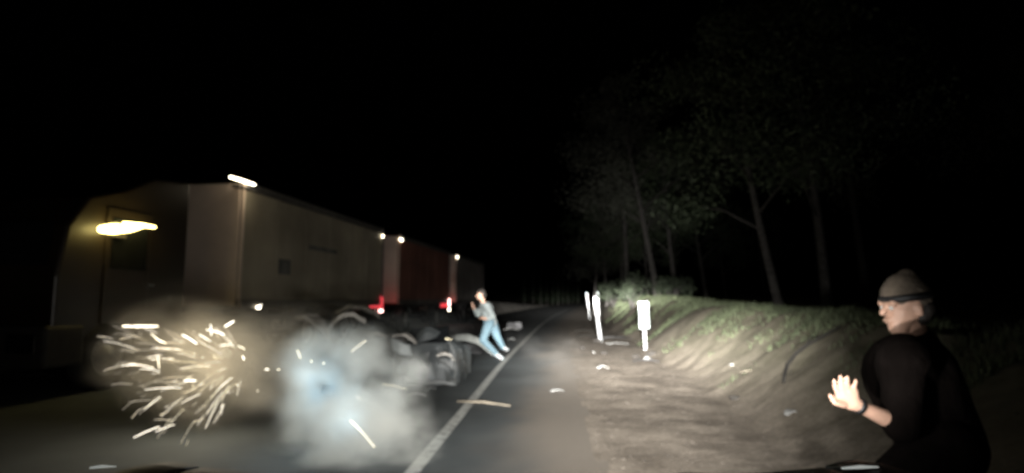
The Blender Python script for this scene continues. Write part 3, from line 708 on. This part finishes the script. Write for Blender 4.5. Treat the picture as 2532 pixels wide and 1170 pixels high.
# ------------------------------------------------------------------ people
def fused(name, caps, m, parent, vox=.012, smooth=4):
    b = MB()
    for (p, rp, q, rq) in caps:
        p, q = Vector(p), Vector(q); n = 5
        b.ball(p, rp, None, 12, 8); b.ball(q, rq, None, 12, 8)
        if (q-p).length > 1e-4: b.tube([p, q], [rp, rq], 12)
    o = b.build(name, m, parent)
    r = o.modifiers.new('remesh', 'REMESH'); r.mode = 'VOXEL'; r.voxel_size = vox; r.use_smooth_shade = True
    s = o.modifiers.new('smooth', 'SMOOTH'); s.iterations = smooth; s.factor = .5
    return o
RB = gnd(1225, 888)
run = empty('person', RB)
def P(x, y, Y): return at(x, y, Y) - RB
YR = RB.y
J = dict(head=P(1189,731,YR), neck=P(1195,749,YR), chest=P(1203,764,YR), waist=P(1208,785,YR), hipn=P(1210,798,YR-.07), hipf=P(1217,799,YR+.1),
         kn=P(1194,841,YR-.14), an=P(1226,874,YR-.05), tn=P(1240,887,YR-.08), kf=P(1229,832,YR+.2), af=P(1243,858,YR+.3), tf=P(1252,865,YR+.28),
         sn=P(1203,757,YR-.17), sf=P(1196,757,YR+.17), en=P(1219,783,YR-.2), wn=P(1201,789,YR-.3), hn=P(1193,786,YR-.33), ef=P(1182,778,YR+.2), wf=P(1172,762,YR+.1), hf=P(1169,756,YR+.08))
skin = [(J['head']+Vector((0,0,.02)), .088, J['head']-Vector((.02,0,.035)), .07), (J['head'], .06, J['neck'], .052), (J['neck'], .055, J['chest'], .13), (J['chest'], .13, J['waist'], .115), (J['waist'], .115, J['hipn'], .11), (J['waist'], .11, J['hipf'], .11),
        (J['hipn'], .095, J['kn'], .062), (J['kn'], .06, J['an'], .04), (J['an'], .04, J['tn'], .03), (J['hipf'], .095, J['kf'], .062), (J['kf'], .06, J['af'], .04), (J['af'], .04, J['tf'], .03),
        (J['chest'], .1, J['sn'], .06), (J['chest'], .1, J['sf'], .06), (J['sn'], .052, J['en'], .042), (J['en'], .04, J['wn'], .028), (J['wn'], .028, J['hn'], .032), (J['sf'], .052, J['ef'], .042), (J['ef'], .04, J['wf'], .028), (J['wf'], .028, J['hf'], .032),
        (J['head']+Vector((-.085,-.01,-.0)), .016, J['head']+Vector((-.105,-.01,-.02)), .014)]
for k in range(4): 
    skin.append((J['hn'], .014, J['hn']+Vector((-.05-.01*k,-.02+.014*k,-.02)), .009)); skin.append((J['hf'], .014, J['hf']+Vector((-.015+.016*k-.02,0,.07-.004*k)), .009))
fused('body', skin, M_skin, run, .011)
fused('shirt', [(J['neck']-Vector((0,0,.05)), .075, J['chest'], .15), (J['chest'], .15, J['waist'], .14), (J['waist'], .14, (J['hipn']+J['hipf'])/2+Vector((0,0,.03)), .135), (J['chest'], .12, J['sn'], .085), (J['chest'], .12, J['sf'], .085),
     (J['sn'], .08, J['en'], .064), (J['en'], .062, J['en'].lerp(J['wn'], .7), .05), (J['sf'], .08, J['ef'], .064), (J['ef'], .062, J['ef'].lerp(J['wf'], .7), .05)], M_shirt, run, .013)
fused('trousers', [(J['waist']-Vector((0,0,.05)), .128, J['hipn'], .125), (J['waist']-Vector((0,0,.05)), .125, J['hipf'], .125), (J['hipn'], .12, J['kn'], .085), (J['kn'], .084, J['an'], .062), (J['hipf'], .12, J['kf'], .085), (J['kf'], .084, J['af'], .062)], M_jeans, run, .013)
fused('shoe', [(J['an']-Vector((.02,0,.0)), .055, J['tn']+Vector((.02,0,.0)), .035)], M_shoe, run, .01)
fused('shoe', [(J['af'], .055, J['tf']+Vector((.02,0,0)), .035)], mat('grey trainer', (.3,.32,.33), .6), run, .01)
fused('hair', [(J['head']+Vector((.02,0,.055)), .088, J['head']+Vector((.05,0,.01)), .075), (J['head']+Vector((-.02,0,.08)), .06, J['head']+Vector((.03,0,.09)), .06)], M_hair, run, .011)
tag(run, 'person in white shirt and pale blue jeans running left across the road', 'person')

# windscreen reflection of a dark clothed person, built as a solid figure
DY = 2.8
KB = Vector((at(2310, 1100, DY).x, DY, 0)); KB.z = gzx(KB.x, KB.y)
kn = empty('person', KB)
def Q(x, y, Y=DY): return at(x, y, Y) - KB
H = Q(2236, 762); neck = Q(2262, 838, DY+.03); chest = Q(2250, 930, DY+.05); waist = Q(2300, 1040, DY+.08)
sN = Q(2235, 885, DY-.16); sF = Q(2265, 880, DY+.26); hN = Q(2330, 1110, DY-.06); hF = Q(2335, 1105, DY+.2)
kN = Q(2190, 1210, DY-.12); kF = Q(2210, 1200, DY+.25); aN = Vector((.06,-.12,.09)); aF = Vector((.10,.26,.09)); tN = aN+Vector((-.17,-.04,-.05)); tF = aF+Vector((-.17,0,-.05))
eN = Q(2228, 1052, DY-.20); wN = Q(2140, 1012, DY-.22); hand = Q(2092, 985, DY-.23); eF = Q(2300, 1060, DY+.36); wF = Q(2250, 1160, DY+.33)
jaw = H + Vector((-.035, -.005, -.085))
sk = [(H+Vector((.012,0,.03)), .090, H+Vector((-.008,0,-.01)), .080), (H+Vector((-.015,0,-.03)), .070, jaw, .045), (H+Vector((.03,0,.03)), .085, H+Vector((.035,.0,-.02)), .07), (H+Vector((.02,0,-.05)), .058, neck, .062), (neck, .065, chest, .14), (chest, .15, waist, .14), (waist, .14, hN, .12), (waist, .14, hF, .12),
      (chest, .11, sN, .075), (chest, .11, sF, .075), (sN, .06, eN, .045), (eN, .044, wN, .028), (sF, .06, eF, .045), (eF, .044, wF, .03), (wF, .03, wF+Vector((-.08,0,0)), .034),
      (hN, .1, kN, .065), (kN, .062, aN, .042), (aN, .045, tN, .035), (hF, .1, kF, .065), (kF, .062, aF, .042), (aF, .045, tF, .035),
      (H+Vector((-.092,-.012,.005)), .012, H+Vector((-.112,-.014,-.022)), .015),               # nose
      (jaw+Vector((-.045,-.012,.028)), .014, jaw+Vector((-.04,.03,.028)), .013),               # lips
      (H+Vector((-.078,-.045,.022)), .017, H+Vector((-.08,.04,.022)), .017),                  # brow
      (H+Vector((.012,-.082,.005)), .018, H+Vector((.018,-.084,-.025)), .012)]                 # ear
hd = []
def fing(pts, r0, r1):
    pts = [Q(x, y, Y) for x, y, Y in pts]
    for i in range(len(pts)-1):
        a = r0+(r1-r0)*i/(len(pts)-1); b_ = r0+(r1-r0)*(i+1)/(len(pts)-1); hd.append((pts[i], a, pts[i+1], b_))
yh = DY-.23
hd += [(wN, .028, Q(2112,998,yh), .030), (Q(2112,998,yh), .028, Q(2078,972,yh), .018), (Q(2112,998,yh), .028, Q(2098,966,yh), .018), (Q(2104,1000,yh), .026, Q(2070,985,yh), .02), (Q(2110,990,yh), .024, Q(2112,968,yh), .017)]
fing([(2072,977,yh),(2064,956,yh-.02),(2063,941,yh-.035)], .0115, .0085)
fing([(2084,970,yh),(2079,948,yh-.02),(2078,931,yh-.035)], .012, .0085)
fing([(2097,968,yh),(2095,948,yh-.02),(2095,933,yh-.035)], .012, .0085)
fing([(2111,971,yh),(2113,953,yh-.015),(2116,941,yh-.025)], .011, .008)
fing([(2086,1002,yh-.02),(2064,996,yh-.04),(2052,978,yh-.05)], .014, .009)
body_m = fused('body', sk + hd, M_skin, kn, .0065, 3)
fused('jacket', [(neck-Vector((-.01,0,.03)), .095, chest, .20), (chest, .205, waist, .19), (waist, .19, (hN+hF)/2, .18), (chest, .16, sN, .11), (chest, .16, sF, .11), (sN, .095, eN, .075), (eN, .072, eN.lerp(wN, .28), .052), (sF, .095, eF, .075), (eF, .072, wF, .05)], M_jacket, kn, .014)
fused('trousers', [(waist-Vector((0,0,.06)), .17, hN, .15), (waist-Vector((0,0,.06)), .17, hF, .15), (hN, .14, kN, .10), (kN, .098, aN, .07), (hF, .14, kF, .10), (kF, .098, aF, .07)], M_jacket, kn, .014)
for a_, t_ in ((aN, tN), (aF, tF)): fused('shoe', [(a_-Vector((0,0,.03)), .055, t_, .045)], M_black, kn, .01)
d = (wN - Q(2112,998,yh)).normalized(); cw = wN.lerp(Q(2112,998,yh), .55)
MB().tube([cw - d*.011, cw + d*.011], [.034,.034], 14).build('wrist_strap', M_black, kn)
fused('cap', [(H+Vector((.012,0,.075)), .086, H+Vector((.03,0,.045)), .095), (H+Vector((.015,0,.09)), .075, H+Vector((.02,0,.145)), .04), (H+Vector((-.01,0,.06)), .088, H+Vector((.0,0,.08)), .085)], M_cap, kn, .007)
fused('hair', [(H+Vector((.06,-.05,.0)), .045, H+Vector((.06,.04,.0)), .045), (H+Vector((.05,-.04,-.04)), .04, H+Vector((.06,.03,-.04)), .04)], M_hair, kn, .007)
bd = MB().tube([H+Vector((.012+.098*math.cos(a), .094*math.sin(a), .052+.012*math.cos(a))) for a in [2*math.pi*k/24 for k in range(25)]], .017, 8, False).build('cap_band', M_black, kn)
for sy in (-.034, .03):
    MB().ball(H+Vector((-.082, sy, .002)), .012, None, 10, 6).build('eye', mat('eye', (.5,.48,.45), .2, 0, .1), kn)
tag(kn, 'reflected dark jacketed person in a grey cap at far right with one hand raised', 'person')

# ------------------------------------------------------------------ sparks
def spark(pts, Y, r, m, label):
    P3 = [at(x, y, Y + dy) for x, y, dy in pts]; c = P3[0].copy(); n = len(P3)
    rr = [r*(.45 + .55*math.sin(math.pi*(i+.6)/(n+.2))) for i in range(n)]
    o = MB().tube([p-c for p in P3], rr, 6).build('spark', m); o.location = c
    return tag(o, label, 'spark', 'sparks flying from the crash')
rs = random.Random(5)
def region(x, y):
    v = 'top' if y < 870 else ('middle' if y < 975 else 'bottom'); h = 'left' if x < 400 else ('centre' if x < 520 else 'right')
    return v, h
S = [ # traced bright streaks of the burst: x0 y0 x1 y1 width m
 (255,917,300,905,4,1),(300,905,345,903,5,0),(318,900,380,910,5,0),(345,912,395,918,4,0),(372,825,400,848,6,0),(385,838,410,850,7,0),(392,848,455,850,3,1),(375,862,450,866,4,0),(380,872,440,862,3,1),(365,885,400,878,4,0),
 (372,890,430,888,4,0),(390,880,394,912,4,0),(392,896,510,900,2,1),(450,828,486,850,8,2),(492,826,522,846,5,0),(510,815,555,828,7,2),(520,802,523,830,4,2),(556,808,578,795,9,2),(545,855,568,853,5,0),(588,855,606,865,4,0),(600,880,604,890,5,2),
 (400,936,470,934,3,1),(405,946,455,947,3,1),(455,942,484,942,8,2),(358,964,450,960,4,0),(476,945,478,965,3,1),(450,975,490,960,3,1),(448,998,495,975,3,0),(398,980,355,1015,3,0),(400,985,360,1010,3,1),(325,1035,345,1012,3,1),
 (318,995,380,990,2,1),(395,1028,415,1018,4,1),(380,1038,425,1040,3,1),(385,1068,432,1050,4,0),(330,1083,395,1055,6,0),(285,1110,330,1083,3,1),(240,832,280,838,4,1),(295,840,325,834,4,1),(320,870,375,866,2,1),
 (478,1045,505,1035,3,1),(545,990,550,968,3,1),(546,1008,552,1000,4,0),(655,914,665,914,5,2),(685,914,692,914,4,0),(585,951,588,953,4,0),(636,966,638,968,4,0),(530,922,562,912,2,1),(525,880,538,892,2,1),(636,759,648,753,4,2),
 (735,866,743,886,4,0),(769,890,771,896,4,0),(799,897,801,900,5,2),(868,871,905,842,5,0),(880,980,893,988,5,2),(866,1040,898,1072,5,0),(896,1070,926,1106,5,0),(945,950,1005,963,3,1),(1100,838,1115,840,3,1)]
def lab_for(x, y, ln):
    if x > 640 or y < 790: return 'lone spark in the pale smoke right of the burst'
    v, h = region(x, y); return '%s spark streak at the %s %s of the spark burst' % ('long' if ln > 45 else 'short', v, h)
for x0, y0, x1, y1, w, mi in S:
    Y = 5.4 + .5*rs.random() if x0 < 640 else 4.9 + .25*rs.random()
    if x0 > 860: Y = {866: 4.85, 896: 4.8}.get(x0, 5.6)
    mx, my = (x0+x1)/2 + rs.uniform(-.6,.6), (y0+y1)/2 - .03*abs(x1-x0)
    ln = math.hypot(x1-x0, y1-y0)
    spark([(x0,y0,0),((x0+mx)/2,(y0+my)/2-.4,.02),(mx,my,.04),((x1+mx)/2,(y1+my)/2-.4,.02),(x1,y1,0)], Y, max(.0018, w*.5*Y/F_PX*.45), (M_spark, M_spark2, M_spark3)[mi], lab_for(mx, my, ln))
for k in range(170):
    a = rs.uniform(R(112), R(250)); d0 = rs.uniform(50, 300); ln = rs.uniform(8, 95)*rs.random()**.5; cx, cy = 620, 900
    x0, y0 = cx + d0*math.cos(a)*1.1, cy - d0*math.sin(a)*.75; aa = a + rs.uniform(-.22,.22)
    x1, y1 = x0 + ln*math.cos(aa), y0 - ln*math.sin(aa); Y = rs.uniform(5.3, 6.0)
    if x0 < 250 or x1 < 250 or min(y0, y1) < 800 or max(y0, y1) > 1120: continue
    spark([(x0,y0,0),((x0+x1)/2,(y0+y1)/2-.04*ln,.03),(x1,y1,.05)], Y, rs.uniform(.0010,.0022), M_spark2 if k % 3 else M_spark, lab_for((x0+x1)/2, (y0+y1)/2, ln))

# ------------------------------------------------------------------ smoke and dust
def smoke(label, c, rad, dens, col, nscale, seed, sharp=1.5, lo=.35, hi=.75, aniso=.0, light=None):
    o = MB().ball((0,0,0), 1.0, None, 24, 14).build('smoke_cloud', None); o.location = c; o.scale = rad
    m = bpy.data.materials.new('smoke'); m.use_nodes = True; nt = m.node_tree; nt.nodes.clear()
    out = nt.nodes.new('ShaderNodeOutputMaterial'); pv = nt.nodes.new('ShaderNodeVolumePrincipled')
    pv.inputs['Color'].default_value = (*col, 1); pv.inputs['Anisotropy'].default_value = aniso
    tc = nt.nodes.new('ShaderNodeTexCoord')
    wz = nt.nodes.new('ShaderNodeTexNoise'); wz.inputs['Scale'].default_value = 1.6; wz.inputs['Detail'].default_value = 2
    mw = nt.nodes.new('ShaderNodeMapping'); mw.inputs['Location'].default_value = (seed*1.3, 3+seed, 7); nt.links.new(tc.outputs['Object'], mw.inputs[0]); nt.links.new(mw.outputs[0], wz.inputs['Vector'])
    ws = nt.nodes.new('ShaderNodeVectorMath'); ws.operation = 'SUBTRACT'; ws.inputs[1].default_value = (.5,.5,.5); nt.links.new(wz.outputs['Color'], ws.inputs[0])
    wm = nt.nodes.new('ShaderNodeVectorMath'); wm.operation = 'SCALE'; wm.inputs['Scale'].default_value = 1.4; nt.links.new(ws.outputs[0], wm.inputs[0])
    wa = nt.nodes.new('ShaderNodeVectorMath'); wa.operation = 'ADD'; nt.links.new(tc.outputs['Object'], wa.inputs[0]); nt.links.new(wm.outputs[0], wa.inputs[1])
    l0 = nt.nodes.new('ShaderNodeVectorMath'); l0.operation = 'LENGTH'; nt.links.new(tc.outputs['Object'], l0.inputs[0])
    l1 = nt.nodes.new('ShaderNodeVectorMath'); l1.operation = 'LENGTH'; nt.links.new(wa.outputs[0], l1.inputs[0])
    p8 = nt.nodes.new('ShaderNodeMath'); p8.operation = 'POWER'; p8.inputs[1].default_value = 2.2; nt.links.new(l0.outputs['Value'], p8.inputs[0])
    ln = nt.nodes.new('ShaderNodeMath'); ln.operation = 'MAXIMUM'; nt.links.new(l1.outputs['Value'], ln.inputs[0]); nt.links.new(p8.outputs[0], ln.inputs[1])
    mr = nt.nodes.new('ShaderNodeMapRange'); mr.inputs[1].default_value = 1.0; mr.inputs[2].default_value = 0.0; mr.interpolation_type = 'SMOOTHSTEP'; nt.links.new(ln.outputs[0], mr.inputs[0])
    pw = nt.nodes.new('ShaderNodeMath'); pw.operation = 'POWER'; pw.inputs[1].default_value = sharp; nt.links.new(mr.outputs[0], pw.inputs[0])
    mp = nt.nodes.new('ShaderNodeMapping'); mp.inputs['Location'].default_value = (seed, seed*.7, 0); nt.links.new(tc.outputs['Object'], mp.inputs[0])
    nz = nt.nodes.new('ShaderNodeTexNoise'); nz.inputs['Scale'].default_value = nscale; nz.inputs['Detail'].default_value = 5; nt.links.new(mp.outputs[0], nz.inputs['Vector'])
    m2 = nt.nodes.new('ShaderNodeMapRange'); m2.inputs[1].default_value = lo; m2.inputs[2].default_value = hi; nt.links.new(nz.outputs['Fac'], m2.inputs[0])
    mu = nt.nodes.new('ShaderNodeMath'); mu.operation = 'MULTIPLY'; nt.links.new(pw.outputs[0], mu.inputs[0]); nt.links.new(m2.outputs[0], mu.inputs[1])
    m3 = nt.nodes.new('ShaderNodeMath'); m3.operation = 'MULTIPLY'; m3.inputs[1].default_value = dens; nt.links.new(mu.outputs[0], m3.inputs[0])
    nt.links.new(m3.outputs[0], pv.inputs['Density']); nt.links.new(pv.outputs[0], out.inputs['Volume'])
    o.data.materials.append(m); tag(o, label, 'smoke', kind='stuff'); return o
smoke('pale grey smoke billowing over the road left of the white line', at(850, 985, 5.5), (.88,.6,.75), 9.0, (.86,.88,.84), 2.3, 2.0, 1.0, .38, .66)
smoke('low skirt of pale smoke rolling towards the bottom edge', at(905, 1075, 4.95), (.75,.45,.52), 9.0, (.86,.87,.82), 2.4, 31.0, 1.0, .38, .66)
smoke('murky beige smoke between the sparks and the pale smoke', at(680, 890, 6.4), (.9,.6,.7), 2.6, (.83,.79,.70), 2.4, 55.0, 1.0, .36, .66)
smoke('blue white dense core of the smoke', at(805, 945, 5.1), (.34,.26,.36), 8.0, (.68,.86,.95), 1.5, 5.0, 1.2)
smoke('grey brown dust cloud behind the spark burst', at(480, 905, 6.15), (1.2,.5,.8), 10.0, (.84,.79,.68), 2.2, 9.0, 1.0, .34, .7)
smoke('thin brown dust hanging in front of the truck cab', at(520, 800, 7.2), (2.0,.7,.8), .9, (.8,.73,.6), 2.0, 14.0)
smoke('thin dust at the right edge of the asphalt', at(1365, 900, 9.5), (1.0,1.4,.6), .12, (.86,.84,.8), 2.0, 20.0)
smoke('thin grey spray round the wreck', at(1000, 850, 9.8), (1.5,1.0,.75), 1.0, (.8,.86,.86), 2.2, 26.0)
smoke('grey dust thrown up under the trailer wheels', at(800, 810, 11.5), (1.5,.9,.75), 1.3, (.82,.8,.74), 2.2, 41.0)
hl = empty('added_smoke_lamp', at(812, 965, 5.5)); tag(hl, 'added lamp glowing blue white inside the smoke', 'headlamp')  # lamp added inside the smoke to give its core a blue white glow
bevel(MB().box((-.10,-.05,-.07),(.10,.06,.07)).build('housing', M_black, hl), .03)
MB().ball((0,.07,0), (.085,.03,.06), None, 14, 8).build('lens', mat('blue white lens', (.7,.8,.9), .2, emit=(.62,.86,1.0), estr=1.5), hl)
hl.rotation_euler = (0, 0, R(20)); hl.scale = (.6,.6,.6)
for dx_, dz in ((-.35, .35), (.3, -.4)):
    ld = bpy.data.lights.new('smoke_fill_light', 'POINT'); ld.energy = 9.0; ld.color = (.70,.88,1.0); ld.shadow_soft_size = .2
    lo = bpy.data.objects.new('smoke_fill_light', ld); COL.objects.link(lo); lo.parent = hl; lo.location = (dx_, -.35, dz)
for x, y, e_ in ((420, 880, .35), (500, 960, .4), (600, 860, .25)):
    ld = bpy.data.lights.new('spark_light', 'POINT'); ld.energy = SPARK_W*e_; ld.color = (1,.86,.64); ld.shadow_soft_size = .35
    lo = bpy.data.objects.new('spark_light', ld); COL.objects.link(lo); lo.location = at(x, y-25, 5.7)
